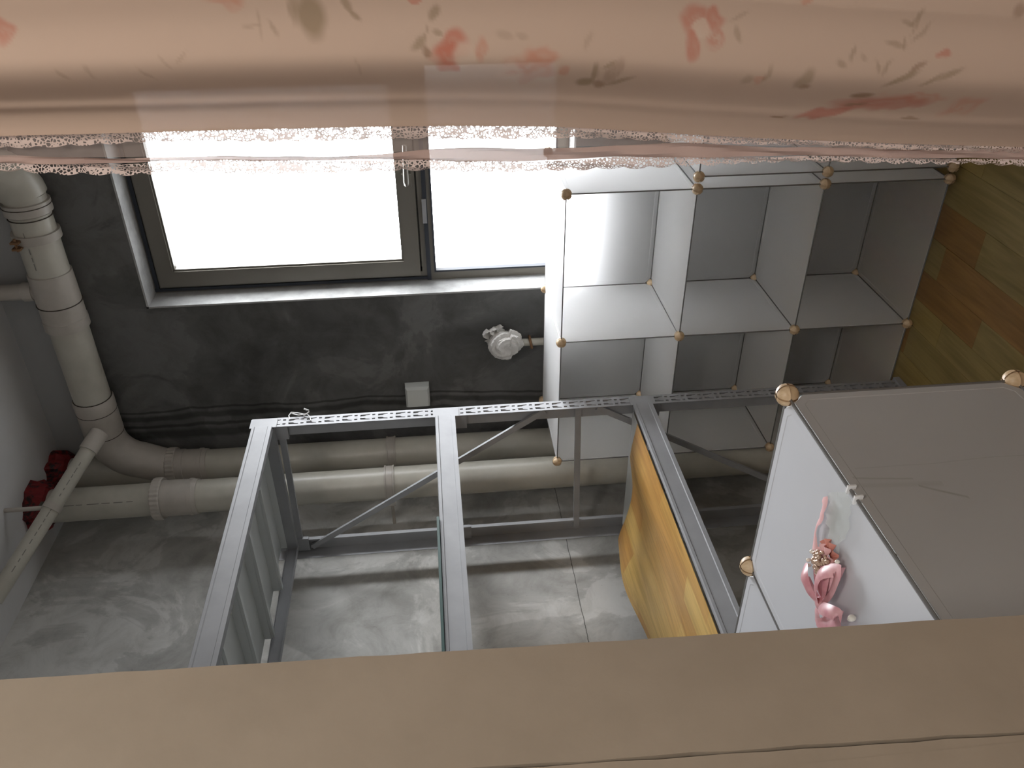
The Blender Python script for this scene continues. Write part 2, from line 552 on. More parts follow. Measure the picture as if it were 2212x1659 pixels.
# doorway wall: its end by the camera is the beige jamb, slightly out of plumb
wf = struct('wall_front')
def ye(z):
    return -1.722 + 0.027 * (z - 1.42)
MB().box(XB - 0.2, 0.302, -1.96, YD - 0.04, 0, ZC).box(0.302, 0.32, -1.96, -1.83, 0, ZC).build('wall_panel', M_beige, wf)
MB().box(1.28, XR, -1.96, YD, 0, ZC).box(0.32, 1.28, -1.96, YD, 2.32, ZC).build('wall_panel', M_paint, wf)
MB().box(XB, 0.302, YD - 0.04, YD - 0.03, 0, ZC).build('wall_panel', M_paint, wf)
def board(f0, f1, x0, x1, seed):                          # a jamb board with a rough painted edge
    rnd = random.Random(seed)
    m = MB()
    n = 120
    vs, fs = [], []
    for i in range(n + 1):
        z = ZC * i / n
        j = rnd.uniform(-1, 1) * 0.0008
        a, b = f0(z) + j, f1(z) + rnd.uniform(-1, 1) * 0.0005
        vs += [(x0, a, z), (x1, a, z), (x1, b, z), (x0, b, z)]
    for i in range(n):
        for k in range(4):
            fs.append((4 * i + k, 4 * i + (k + 1) % 4, 4 * i + 4 + (k + 1) % 4, 4 * i + 4 + k))
    fs += [(3, 2, 1, 0), tuple(4 * n + k for k in range(4))]
    return m.add(vs, fs)
def yg(z):
    return -1.8165 + 0.032 * (z - 1.343)
board(lambda z: yg(z) + 0.0012, ye, 0.302, 0.3205, 3).build('jamb_board', M_beige, wf)
board(lambda z: -1.955, lambda z: yg(z) - 0.0006, 0.302, 0.3195, 5).build('jamb_board', M_beige, wf)
# the bedroom the camera stands in
tag(MB().box(XB - 0.2, XB - 0.1, -5, -1.96, 0, ZC).box(2.6, 2.7, -5, -1.96, 0, ZC).build('wall_side', M_room), kind='structure')
tag(MB().box(XB - 0.2, 2.7, -5.1, -5, 0, ZC).build('wall_rear', M_room), kind='structure')
tag(MB().box(XR + 0.0, 2.6, -1.96, -1.86, 0, ZC).build('wall_end', M_room), kind='structure')

# window reveal and sill (skimmed plaster)
t1 = struct('trim_1')
e = 0.006
MB().box(HX0, HX0 + e, YA - 0.002, 0.54, HZ0, HZ1).build('reveal_side', M_plaster, t1)
MB().box(HX1 - e, HX1, YA - 0.002, 0.54, HZ0, HZ1).build('reveal_side', M_plaster, t1)
MB().box(HX0, HX1, YA - 0.002, 0.54, HZ1 - e, HZ1).build('reveal_head', M_plaster, t1)
MB().box(HX0, HX1, YA - 0.002, 0.54, HZ0, HZ0 + e).build('window_sill', M_plaster, t1)
# window
wn = struct('window_1')
wx0, wx1, wz0, wz1 = HX0 + e, HX1 - e, HZ0 + e, HZ1 - e
def frame(x0, x1, z0, z1, wl, wr, wb, wt, y0, y1):
    return MB().box(x0, x0 + wl, y0, y1, z0, z1).box(x1 - wr, x1, y0, y1, z0, z1).box(x0 + wl, x1 - wr, y0, y1, z0, z0 + wb).box(x0 + wl, x1 - wr, y0, y1, z1 - wt, z1)
fr = frame(wx0, wx1, wz0, wz1, 0.034, 0.034, 0.040, 0.036, 0.54, 0.60)
fr.box(wx0 + 0.034, wx1 - 0.034, 0.54, 0.60, 1.462, 1.506)
fr.box(wx0 + 0.034, wx1 - 0.034, 0.577, 0.60, 1.506, 1.535)
fr.build('frame', M_champ, wn)
MB().box(wx0 + 0.002, wx1 - 0.002, 0.534, 0.54, 1.476, 1.490).build('weather_strip', M_gasket, wn)
MB().box(wx0 + 0.006, wx0 + 0.016, 0.534, 0.54, 1.488, wz1).box(wx1 - 0.016, wx1 - 0.006, 0.534, 0.54, 1.488, wz1).box(wx0 + 0.016, wx1 - 0.016, 0.534, 0.54, wz1 - 0.016, wz1 - 0.004).build('weather_strip', M_gasket, wn)
MB().box(-0.20, -0.285, 0.530, 0.534, 1.479, 1.493).build('hinge', M_steel, wn)
sash = frame(wx0 + 0.026, wx1 - 0.026, 1.512, wz1 - 0.024, 0.055, 0.055, 0.055, 0.052, 0.525, 0.575).build('sash', M_champ, wn)
gx0, gx1, gz0, gz1 = wx0 + 0.081, wx1 - 0.081, 1.567, wz1 - 0.076
frame(gx0, gx1, gz0, gz1, 0.006, 0.006, 0.006, 0.006, 0.532, 0.552).build('glazing_bead', M_champ, sash)
MB().box(gx0, gx1, 0.552, 0.558, gz0, gz1).build('pane', M_glass, sash)
hm = MB().box(-0.150, -0.105, 0.505, 0.525, 1.522, 1.552)
hm.path([(-0.128, 0.505, 1.537), (-0.128, 0.478, 1.537), (-0.118, 0.472, 1.537), (0.0, 0.472, 1.534)], [0.008, 0.008, 0.009, 0.007], 10)
hm.build('window_handle', M_champ, sash, True)
frame(wx0 + 0.030, wx1 - 0.030, wz0 + 0.036, 1.464, 0.006, 0.006, 0.006, 0.006, 0.536, 0.556).build('gasket', M_gasket, wn)
MB().box(wx0 + 0.034, wx1 - 0.034, 0.560, 0.566, wz0 + 0.040, 1.462).build('pane', M_glass, wn)

# ------------------------------------------------------------------ drain pipes
def joint_line(mb, p, d, r):
    d = np.array(d, float); d /= np.linalg.norm(d)
    return mb.rings(np.array(p) - d * 0.0012, d, [(0, r), (0.0024, r)], 24)
def print_marks(p, d, n_dir, r, spans, parent):           # a line of printed dashes along a pipe
    d = np.array(d, float); d /= np.linalg.norm(d)
    n = np.array(n_dir, float); n -= d * (n @ d); n /= np.linalg.norm(n)
    s = np.cross(d, n)
    m = MB()
    for a, b in spans:
        pts = []
        for t in (a, b):
            for w_ in (-0.0014, 0.0014):
                pts.append(np.array(p) + d * t + n * (r + 0.0004) + s * w_)
        m.add(pts, [(0, 1, 3, 2)])
    return tag(m.build('printed_line', M_print, parent), kind='stuff')
def collar_red(x, y, r, seed):
    rnd = random.Random(seed)
    m = MB()
    n = 28
    vs, fs = [], []
    for j, (z, rr) in enumerate(((ZC, r + 0.027), (ZC - 0.03, r + 0.024), (ZC - 0.055, r + 0.014), (ZC - 0.062, r - 0.002))):
        for k in range(n):
            a = 2 * math.pi * k / n
            q = rr + (rnd.uniform(-0.010, 0.014) if j < 2 else rnd.uniform(-0.002, 0.003))
            vs.append((x + q * math.cos(a), y + q * math.sin(a), z + (rnd.uniform(-0.006, 0.004) if 0 < j < 3 else 0)))
    for j in range(3):
        for k in range(n):
            fs.append((j * n + k, j * n + (k + 1) % n, (j + 1) * n + (k + 1) % n, (j + 1) * n + k))
    fs += [tuple(range(n)), tuple(3 * n + k for k in range(n))]
    return m.add(vs, fs)
knurl = lambda k: 1.0 if k % 2 else 1.035
def stack(name, label, x, y, r, zf, zs, zc, seed, group):
    t = thing(name, label, 'pipe', (x, y, 0), group)
    MB().path([(x, y, 0), (x, y, ZC)], r, 40).build('pipe_body', M_pvc, t, True)
    c = MB().rings((x, y, zs), (0, 0, 1), [(0, r + 0.004), (0.016, r + 0.005), (0.017, r + 0.0075), (0.028, r + 0.0075), (0.029, r + 0.005), (zf - zs, r + 0.006)], 40)
    c = c.build('coupling', M_pvcp, t, True)
    MB().rings((x, y, zf), (0, 0, 1), [(0, r + 0.012), (0.004, r + 0.014), (0.028, r + 0.014), (0.032, r + 0.012), (0.032, r)], 56, knurl).build('coupling_nut', M_pvcp, c)
    k = MB().rings((x, y, zc), (0, 0, 1), [(-0.017, r + 0.001), (-0.017, r + 0.0065), (-0.012, r + 0.0065), (-0.011, r + 0.0045), (0.011, r + 0.0045), (0.012, r + 0.0065), (0.017, r + 0.0065), (0.017, r + 0.001)], 40)
    a = np.array([-0.55, -0.83]) if r > 0.056 else np.array([-0.86, 0.5])
    px, py = x + a[0] * (r + 0.012), y + a[1] * (r + 0.012)
    k.box(px - 0.012, px + 0.012, py - 0.008, py + 0.012, zc - 0.017, zc + 0.017)
    k.path([(x - r, y, zc), (XB, y, zc)], 0.006, 8)
    k.build('pipe_clamp', M_pvcp, t, True)
    collar_red(x, y, r, seed).build('ceiling_sealant', M_red, t)
    return t
P1, P2 = (-1.118, 0.368), (-1.10, 0.170)
zz = lambda px, py, pp: float(on(px, py, 1, pp[1])[2])
s2 = stack('drain_pipe', 'ivory vertical drain pipe nearest the steel rack, straight from ceiling down', P2[0], P2[1], 0.057,
           zz(357, 1080, P2), zz(432, 1074, P2), zz(843, 1045, P2), 11, 'ivory drain pipes in the corner')
s1 = stack('drain_pipe', 'ivory drain pipe in the far corner with a thick ceiling branch above the window', P1[0], P1[1], 0.055,
           zz(387, 1010, P1), zz(452, 1003, P1), zz(846, 975, P1), 12, 'ivory drain pipes in the corner')
r2 = np.array([CAM[0] - P2[0], CAM[1] - P2[1] - 0.25, 0])
print_marks((P2[0], P2[1], 0), (0, 0, 1), r2, 0.057, [(zz(a, 1080, P2), zz(b, 1080, P2)) for a, b in ((135, 148), (150, 172), (176, 190), (200, 226), (232, 250), (258, 278), (286, 300))], s2)
# branch pipe under the ceiling along the window wall, curving into the corner stack
yc, zcx, rc = 0.372, 2.655, 0.062
br = s1
A0 = np.array([-0.075, yc, zcx])
xe = -0.985
MB().path([A0, (xe, yc, zcx)], rc - 0.002, 40).build('pipe_body', M_pvc, br, True)
el = []
for i in range(11):                                       # 60-degree bend down into the stack
    a = math.radians(78) * i / 10
    el.append((xe + 0.03 - 0.125 * math.sin(a), yc - 0.006 * i / 10 + 0.0, zcx - 0.125 * (1 - math.cos(a))))
wye = MB().path([(xe + 0.13, yc, zcx), (xe + 0.03, yc, zcx)] + el[1:] + [(P1[0] + 0.0, P1[1], el[-1][2] - 0.09)], [rc + 0.004] * 12 + [rc + 0.001], 32)
wye.build('wye_fitting', M_pvcp, br, True)
MB().rings((P1[0], P1[1], el[-1][2] - 0.16), (0, 0, 1), [(0, 0.058), (0.012, 0.060), (0.014, 0.063), (0.10, 0.064), (0.11, 0.06)], 36).build('socket', M_pvcp, br, True)
MB().rings((xe + 0.13, yc, zcx), (1, 0, 0), [(0, rc + 0.004), (0.05, rc + 0.005), (0.056, rc + 0.001)], 36).build('socket', M_pvcp, br, True)
def xC(px, py):
    return float(on(px, py, 1, yc)[0])
for x in (xe + 0.187, xe + 0.135, xe + 0.04):
    joint_line(MB(), (x, yc, zcx), (1, 0, 0), rc + (0.0012 if x > xe + 0.15 else 0.0048)).build('joint_line', M_seal, br)
for q, rr in (((58, 440), 0.0075), ((68, 465), 0.0015), ((118, 586), 0.0015), ((150, 650), 0.007)):
    joint_line(MB(), (xC(*q), yc, zcx), (1, 0, 0), rc + rr).build('joint_line', M_seal, br)
MB().rings((xC(115, 585), yc, zcx), (-1, 0, 0), [(0, rc), (0.001, rc + 0.003), (0.09, rc + 0.004), (0.16, rc + 0.004), (0.162, rc + 0.0065), (0.195, rc + 0.0065), (0.196, rc)], 36).build('tee_fitting', M_pvcp, br, True)
MB().rings((xC(52, 432), yc, zcx), (-1, 0, 0), [(0, rc), (0.001, rc + 0.006), (0.035, rc + 0.006), (0.040, rc)], 36).build('socket', M_pvcp, br, True)
kc = MB().rings((xC(88, 505), yc, zcx), (1, 0, 0), [(-0.013, rc), (-0.013, rc + 0.007), (0.013, rc + 0.007), (0.013, rc)], 36)
kc = kc.build('pipe_clamp', M_pvcp, br, True)
cx_ = xC(72, 508)
MB().box(cx_ - 0.014, cx_ - 0.008, yc - rc - 0.022, yc - rc + 0.0, zcx + 0.02, zcx + 0.045).box(cx_ + 0.006, cx_ + 0.012, yc - rc - 0.022, yc - rc, zcx + 0.02, zcx + 0.045).path([(cx_ - 0.02, yc - rc - 0.012, zcx + 0.033), (cx_ + 0.02, yc - rc - 0.012, zcx + 0.033)], 0.004, 8).build('clamp_bolt', M_rust, kc)
ue = []
for i in range(9):
    a = math.radians(90) * i / 8
    ue.append((A0[0] + 0.0 + 0.10 * math.sin(a), yc - 0.10 * (1 - math.cos(a)) * 0.6, zcx + 0.10 * (1 - math.cos(a))))
MB().path([A0] + ue[1:] + [(ue[-1][0] + 0.01, ue[-1][1] - 0.02, ZC)], rc + 0.005, 28).build('elbow', M_pvc, br, True)
xs_ = xC(103, 628)
MB().path([(xs_, yc, zcx), (xs_, yc, ZC)], 0.026, 24).rings((xs_, yc, zcx + rc + 0.004), (0, 0, 1), [(0, 0.030), (0.03, 0.031), (0.032, 0.027)], 24).build('riser_stub', M_pvcp, br, True)
print_marks((0, yc, zcx), (1, 0, 0), (0.30, -1, 0.12), rc, [(xC(a, b), xC(c, d)) for a, b, c, d in ((74, 486, 78, 497), (88, 520, 92, 532), (94, 538, 98, 548), (99, 551, 104, 566))], br)
# slim waste pipe dropping from the ceiling into the branch
d0, d1 = at(214, 936, 2.80), at(-14, 1298, 2.50)
sl = thing('waste_pipe', 'slim ivory waste pipe slanting across both drain stacks to the branch', 'pipe', tuple(d0))
dv = d1 - d0
MB().path([d0, d1], 0.0255, 28).build('pipe_body', M_pvc, sl, True)
MB().rings(d0 - dv * 0.01, dv, [(0, 0.026), (0.004, 0.030), (0.075, 0.030), (0.076, 0.026)], 28).build('socket', M_pvcp, sl, True)
ln = np.linalg.norm(dv)
pc = d0 + dv * 0.47
hg = MB().rings(pc, dv, [(-0.011, 0.0255), (-0.011, 0.029), (0.011, 0.029), (0.011, 0.0255)], 28).path([pc + np.array([0, 0, 0.02]), (pc[0], pc[1], ZC)], 0.0075, 10).build('hanger', M_pvcp, sl, True)
pb = pc + np.array([-0.005, 0.012, 0.032])
MB().box(pb[0] - 0.012, pb[0] + 0.012, pb[1] - 0.01, pb[1] + 0.012, pb[2] - 0.008, pb[2] + 0.010).build('hanger_bolt', M_seal, hg)
print_marks(d0, dv, np.array([CAM[0], CAM[1] + 0.1, CAM[2] - 0.0]) - d0, 0.0255, [(a, a + b) for a, b in ((0.12, .012), (0.14, .02), (0.165, .012), (0.185, .02), (0.215, .008), (0.235, .01), (0.285, .012), (0.30, .018), (0.325, .012), (0.345, .018), (0.37, .014), (0.395, .016), (0.43, .02), (0.46, .012), (0.485, .02))], sl)

# ------------------------------------------------------------------ small things on the window wall
b0 = on(902, 847, 1, YA)
bx = thing('switch_box', 'white surface-mounted wall box on the concrete beneath the window', 'box', (b0[0], YA, b0[2]))
q = MB()
w0, w1, hh, dp = 0.046, 0.036, 0.044, 0.036
def frust(m, cx, cz, y0, y1, a0, a1, c0, c1):
    vs = [(cx + sx * a, y, cz + sz * c) for y, a, c in ((y0, a0, c0), (y1, a1, c1)) for sx, sz in ((-1, -1), (1, -1), (1, 1), (-1, 1))]
    return m.add(vs, [(3, 2, 1, 0), (4, 5, 6, 7), (0, 1, 5, 4), (1, 2, 6, 5), (2, 3, 7, 6), (3, 0, 4, 7)])
frust(q, b0[0], b0[2], YA, YA - 0.030, 0.044, 0.041, 0.044, 0.041).build('back_box', M_box, bx)
frust(MB(), b0[0], b0[2], YA - 0.030, YA - 0.042, 0.043, 0.036, 0.043, 0.036).build('cover_plate', M_box, bx)

rp = on(1160, 738, 1, 0.405)
rs = thing('riser_pipe', 'thin pale water pipe rising behind the cube shelf with a dark ring', 'pipe', (rp[0], 0.405, 0))
MB().path([(rp[0], 0.405, 0), (rp[0], 0.405, 1.205)], 0.0135, 20).build('pipe_body', M_pvc, rs, True)
rz = float(on(1146, 738, 1, 0.405)[2])
MB().path([(rp[0] + 0.021 * math.cos(a), 0.405 + 0.021 * math.sin(a), rz + 0.004 * math.cos(a)) for a in np.linspace(0, 2 * math.pi, 25)], 0.005, 8).path([(rp[0], 0.42, rz), (rp[0], YA, rz)], 0.004, 8).build('hose_ring', M_rust, rs, True)

# plastic bag bundled round the valve on top of that pipe
bc = on(1090, 746, 1, 0.372)
bag = thing('plastic_bag', 'crumpled cloudy plastic bag wrapped around the pipe end on the concrete wall', 'bag', (bc[0], 0.372, bc[2]))
def bagmesh():
    nu, nv = 72, 40
    P = np.zeros((nv + 1, nu + 1, 3))
    for j in range(nv + 1):
        t = math.pi * j / nv                               # pole points at the viewer (-Y)
        for i in range(nu + 1):
            a = 2 * math.pi * (i % nu) / nu
            sw = a + 3.2 * t
            fold = 0.10 * math.sin(3 * sw) + 0.06 * math.sin(7 * sw + 2) + 0.05 * noise.noise(Vector((math.cos(a) * 3, math.sin(a) * 3, t * 3)))
            r = 0.047 * (1 + fold * math.sin(t))
            ey = 0.9 if t < 0.9 else 1.0
            dent = 0.30 * math.exp(-(t / 0.33) ** 2)
            x = r * math.sin(t) * math.cos(a)
            z = r * math.sin(t) * math.sin(a)
            y = -r * math.cos(t) * ey * (1 - dent)
            z *= 1.12
            if z < 0:
                z *= 1.12
            P[j, i] = (bc[0] + x - 0.25 * z * 0.0 + 0.012 * (z < -0.02), 0.372 + y, bc[2] + z)
    return P
MB().grid(bagmesh()).build('bag_body', M_bag, bag, True)
fl_ = MB()
for (dx, dz, s_) in ((0.028, 0.042, 1.0), (0.040, 0.022, 0.8)):
    G = np.zeros((9, 9, 3))
    for i in range(9):
        for j in range(9):
            u_, w_ = i / 8 - 0.5, j / 8 - 0.5
            G[i, j] = (bc[0] + dx + u_ * 0.05 * s_, 0.40 + 0.014 * math.sin(6 * u_ + 9 * w_) - 0.02 * w_, bc[2] + dz + w_ * 0.045 * s_ + 0.012 * math.sin(7 * u_))
    fl_.grid(G)
fl_.build('bag_corner', M_bag, bag, True)

# ------------------------------------------------------------------ white cube shelves
def ball_mesh():
    R = 0.0152
    m = MB()
    n = 5
    for sx in (-1, 1):
        for sy in (-1, 1):
            for sz in (-1, 1):
                P = np.zeros((n, n, 3))
                for i in range(n):
                    for j in range(n):
                        t = math.pi / 2 * i / (n - 1)
                        a = math.pi / 2 * j / (n - 1)
                        p = np.array([math.sin(t) * math.cos(a), math.sin(t) * math.sin(a), math.cos(t)])
                        P[i, j] = (p * (R - 0.0013) + 0.0013) * np.array([sx, sy, sz])
                m.grid(P)
    m.ball((0, 0, 0), R * 0.89, 20, 12)
    return m
KNOB = None
def knob(parent, p):
    global KNOB
    o0 = org(parent)
    loc = tuple(np.array(p) - o0)
    if KNOB is None:
        k = ball_mesh().build('corner_ball', M_knob, None, True, fix=False)
        KNOB = k
    else:
        k = KNOB.copy()
        C.objects.link(k)
    k.parent = parent
    k.location = loc
    return k
PAN = {}
def panel(parent, name, c, ax, sx, sy, m):                # sheet with cut corners and a raised rim, wired round its edge
    key = (ax, round(sx, 4), round(sy, 4), m.name)
    loc = tuple(np.array(c) - org(parent))
    if key in PAN:
        o = PAN[key].copy()
        C.objects.link(o)
    else:
        a, b, ch, t, rim = sx / 2 - 0.0035, sy / 2 - 0.0035, 0.017, 0.0009, 0.011
        mb = MB()
        def octo(a, b, ch):
            return [(-a + ch, -b), (a - ch, -b), (a, -b + ch), (a, b - ch), (a - ch, b), (-a + ch, b), (-a, b - ch), (-a, -b + ch)]
        loops = [(octo(a, b, ch), t), (octo(a - rim, b - rim, ch * 0.6), t), (octo(a - rim - 0.001, b - rim - 0.001, ch * 0.6), t - 0.0006)]
        for s_ in (1, -1):
            vs, fs = [], []
            for lp, h in loops:
                vs += [(x, y, s_ * h) for x, y in lp]
            for l in range(2):
                for k in range(8):
                    fs.append((l * 8 + k, l * 8 + (k + 1) % 8, l * 8 + 8 + (k + 1) % 8, l * 8 + 8 + k))
            fs.append(tuple(16 + k for k in range(8)))
            mb.add(vs, fs)
        oc = octo(a, b, ch)
        mb.add([(x, y, t) for x, y in oc] + [(x, y, -t) for x, y in oc], [(k, (k + 1) % 8, 8 + (k + 1) % 8, 8 + k) for k in range(8)])
        if ax == 0:
            mb.v = [(z, x, y) for x, y, z in mb.v]
        elif ax == 1:
            mb.v = [(x, z, y) for x, y, z in mb.v]
        o = mb.build(name, m)
        PAN[key] = o
    o.name = name
    o.parent = parent
    o.location = loc
    return o
ROD = {}
def rod(parent, p0, p1):
    p0, p1 = np.array(p0, float), np.array(p1, float)
    d = p1 - p0
    ax = int(np.argmax(np.abs(d)))
    ln = abs(d[ax])
    key = (ax, round(ln, 4))
    c = tuple((p0 + p1) / 2 - org(parent))
    if key in ROD:
        o = ROD[key].copy()
        C.objects.link(o)
    else:
        e_ = np.zeros(3); e_[ax] = ln / 2 - 0.006
        o = MB().path([-e_, e_], 0.0019, 6).build('wire_rod', M_wire, None, True)
        ROD[key] = o
    o.parent = parent
    o.location = c
    return o
def cubes(t, xs, ys, zs, closed=False, skip_back=()):
    nx, ny, nz = len(xs), len(ys), len(zs)
    for x in xs:
        for y in ys:
            for z in zs:
                knob(t, (x, y, z))
    for x in xs:
        for y in ys:
            for a, b in zip(zs, zs[1:]):
                rod(t, (x, y, a), (x, y, b))
    for y in ys:
        for z in zs:
            for a, b in zip(xs, xs[1:]):
                rod(t, (a, y, z), (b, y, z))
    for x in xs:
        for z in zs:
            for a, b in zip(ys, ys[1:]):
                rod(t, (x, a, z), (x, b, z))
    my = (ys[0] + ys[-1]) / 2; sy = abs(ys[-1] - ys[0])
    for z in zs:
        for a, b in zip(xs, xs[1:]):
            panel(t, 'shelf_panel' if z not in (zs[0], zs[-1]) else ('top_panel' if z == max(zs) else 'bottom_panel'), ((a + b) / 2, my, z), 2, abs(b - a), sy, M_top if closed else M_panel)
    for x in xs:
        for a, b in zip(zs, zs[1:]):
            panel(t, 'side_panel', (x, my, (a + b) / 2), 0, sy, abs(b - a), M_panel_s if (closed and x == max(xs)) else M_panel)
    for yy in ([max(ys)] if not closed else [min(ys), max(ys)]):
        for a, b in zip(xs, xs[1:]):
            for c, d in zip(zs, zs[1:]):
                panel(t, 'back_panel' if yy == max(ys) else 'door_panel', ((a + b) / 2, yy, (c + d) / 2), 1, abs(b - a), abs(d - c), M_panel if closed else M_back)
MX, MX0, MY, MZ = 0.4612, 0.4526, 0.3554, 0.36
u1 = thing('cube_shelf', 'tall white open cube shelf, two columns of three cells, below the window', 'shelf', (-0.457, 0.178, 0), 'open white cube shelves')
cubes(u1, [-MX - MX0, -MX, 0.0], [0.0, MY], [0.02 + MZ * k for k in range(4)])
u2 = thing('cube_shelf', 'low white open cube shelf half hidden by the pink curtain', 'shelf', (0.5, 0.178, 0), 'open white cube shelves')
cubes(u2, [0.0345, 0.0345 + MX, 0.0345 + 2 * MX], [0.0, MY], [0.02 + MZ * k for k in range(3)])
PA = at(1700, 853, 1.127)
m3 = 0.325
u3 = thing('cube_cabinet', 'closed white panel cabinet with large beige ball corners, nearest the camera', 'cabinet', (PA[0] - m3, PA[1] - 0.22, 0))
cubes(u3, [PA[0] - 2 * m3, PA[0] - m3, PA[0]], [PA[1] - 0.445, PA[1]], [PA[2] - 3 * m3, PA[2] - 2 * m3, PA[2] - m3, PA[2]], closed=True)
for yq in (-1.422, -1.440):
    MB().box(PA[0] - 0.006, PA[0] + 0.006, yq - 0.0012, yq + 0.0012, PA[2] - 0.006, PA[2] + 0.0045).build('edge_clip', M_white, u3)

# ------------------------------------------------------------------ slotted steel rack
RXF, RXB = -0.69, -1.235
RL = -1.52
rk = thing('steel_rack', 'grey slotted steel rack with three shelves standing along the concrete side wall', 'rack', (-0.96, -0.76, 0))
def holes(y0, zb, n, per):
    """slotted strip of an upright: solid tiles with punched keyholes, in (y, z)"""
    out = []
    for k in range(n):
        out.append(zb + k * per)
    return out
def slotted(y_edge, dirn, x, zb, zt, width):
    """plate facing +X with rows of teardrop slots and small squares; 2 mm thick"""
    bm = bmesh.new()
    per = 0.052
    n = int((zt - zb) / per)
    per = (zt - zb) / n
    for k in range(n):
        z0 = zt - (k + 1) * per
        z1 = zt - k * per
        def loop(pts):
            vs = [bm.verts.new((0, y_edge + dirn * a * width, z0 + b * (z1 - z0))) for a, b in pts]
            return [bm.edges.new((vs[i], vs[(i + 1) % len(vs)])) for i in range(len(vs))]
        es = loop([(0, 0), (1, 0), (1, 1), (0, 1)])
        tear = lambda s_, c: [(c - s_ * 0.115, 0.93), (c - s_ * 0.095, 0.66), (c - s_ * 0.02, 0.60), (c + s_ * 0.03, 0.38), (c + s_ * 0.10, 0.38), (c + s_ * 0.085, 0.66), (c + s_ * 0.07, 0.91)]
        es += loop(tear(-1, 0.30))
        es += loop(tear(1, 0.70))
        for c in (0.28, 0.72):
            es += loop([(c - 0.065, 0.08), (c - 0.065, 0.25), (c + 0.065, 0.25), (c + 0.065, 0.08)])
        bmesh.ops.triangle_fill(bm, use_beauty=True, use_dissolve=True, edges=es)
    for f in list(bm.faces):
        c = f.calc_center_median()
    bmesh.ops.remove_doubles(bm, verts=bm.verts, dist=1e-6)
    bmesh.ops.recalc_face_normals(bm, faces=bm.faces)
    m = MB()
    vs = [tuple(v_.co) for v_ in bm.verts]
    bm.verts.index_update()
    fs = [tuple(v_.index for v_ in f.verts) for f in bm.faces]
    bd = [tuple(v_.index for v_ in e_.verts) for e_ in bm.edges if len(e_.link_faces) == 1]
    nv = len(vs)
    m.add([(x + 0.0, y, z) for _, y, z in vs] + [(x - 0.0018, y, z) for _, y, z in vs], fs + [tuple(nv + i for i in reversed(f)) for f in fs] + [(a, b, nv + b, nv + a) for a, b in bd])
    bm.free()
    return m
RT_Z = 2.034
def upright(xc, yc_, sy, sx):
    w_ = 0.046
    m = slotted(yc_, sy, xc, 0.02, RT_Z, w_)
    y0 = yc_
    m.box(xc - 0.0018, xc - 0.0018 + sx * 0.064 if sx < 0 else xc + 0.064, y0 - 0.0, y0 - sy * 0.0018, 0.02, RT_Z)
    return m
upright(RXF, 0.0, -1, -1).build('upright', M_steel, rk)
upright(RXF, RL, 1, -1).build('upright', M_steel, rk)
def rear_up(yc_, sy):
    return MB().box(RXB, RXB + 0.0018, yc_, yc_ + sy * 0.046, 0.02, RT_Z).box(RXB + 0.0018, RXB + 0.052, yc_, yc_ - sy * 0.0018, 0.02, RT_Z).box(RXB + 0.046, RXB + 0.052, yc_, yc_ + sy * 0.012, 0.02, RT_Z)
rear_up(-0.0, -1).build('upright', M_steel, rk)
rear_up(RL, 1).build('upright', M_steel, rk)
for x, y in ((RXF - 0.02, -0.02), (RXB + 0.02, -0.02), (RXF - 0.02, RL + 0.02), (RXB + 0.02, RL + 0.02)):
    MB().box(x - 0.034, x + 0.026, y - 0.03, y + 0.03, 0.0005, 0.02).build('foot', M_steel, rk)
prof = [(0, 0), (0, 0.011), (-0.0022, 0.013), (-0.0022, 0.049), (0, 0.051), (0, 0.058), (-0.004, 0.060), (-0.012, 0.060), (-0.012, 0.056), (-0.006, 0.056), (-0.006, 0.003), (-0.020, 0.003), (-0.020, 0.0)]
for zb in (1.969, 1.428, 0.822):
    MB().extrude_y([(RXF + 0.006 + a, zb + b) for a, b in prof], -0.047, RL + 0.047).build('front_beam', M_steel, rk)
    MB().extrude_y([(RXB + 0.030 - a * 0.9, zb - 0.002 + b * 0.62) for a, b in prof], -0.012, RL + 0.012).build('rear_beam', M_steel, rk)
    MB().box(RXF + 0.0006, RXF + 0.0026, -0.006, -0.050, zb - 0.012, zb + 0.066).build('hook_plate', M_steel, rk)
    for yy in (-0.004, RL + 0.016):
        MB().box(RXF - 0.012, RXF - 0.070, yy, yy - 0.012, zb - 0.036, zb + 0.012).build('end_bracket', M_steel, rk)
        MB().box(RXB + 0.008, RXB + 0.060, yy, yy - 0.012, zb - 0.036, zb + 0.006).build('end_bracket', M_steel, rk)
        MB().box(RXF - 0.016, RXB + 0.03, yy - 0.012, yy - 0.030, zb + 0.0, zb + 0.05).build('end_beam', M_steel, rk)
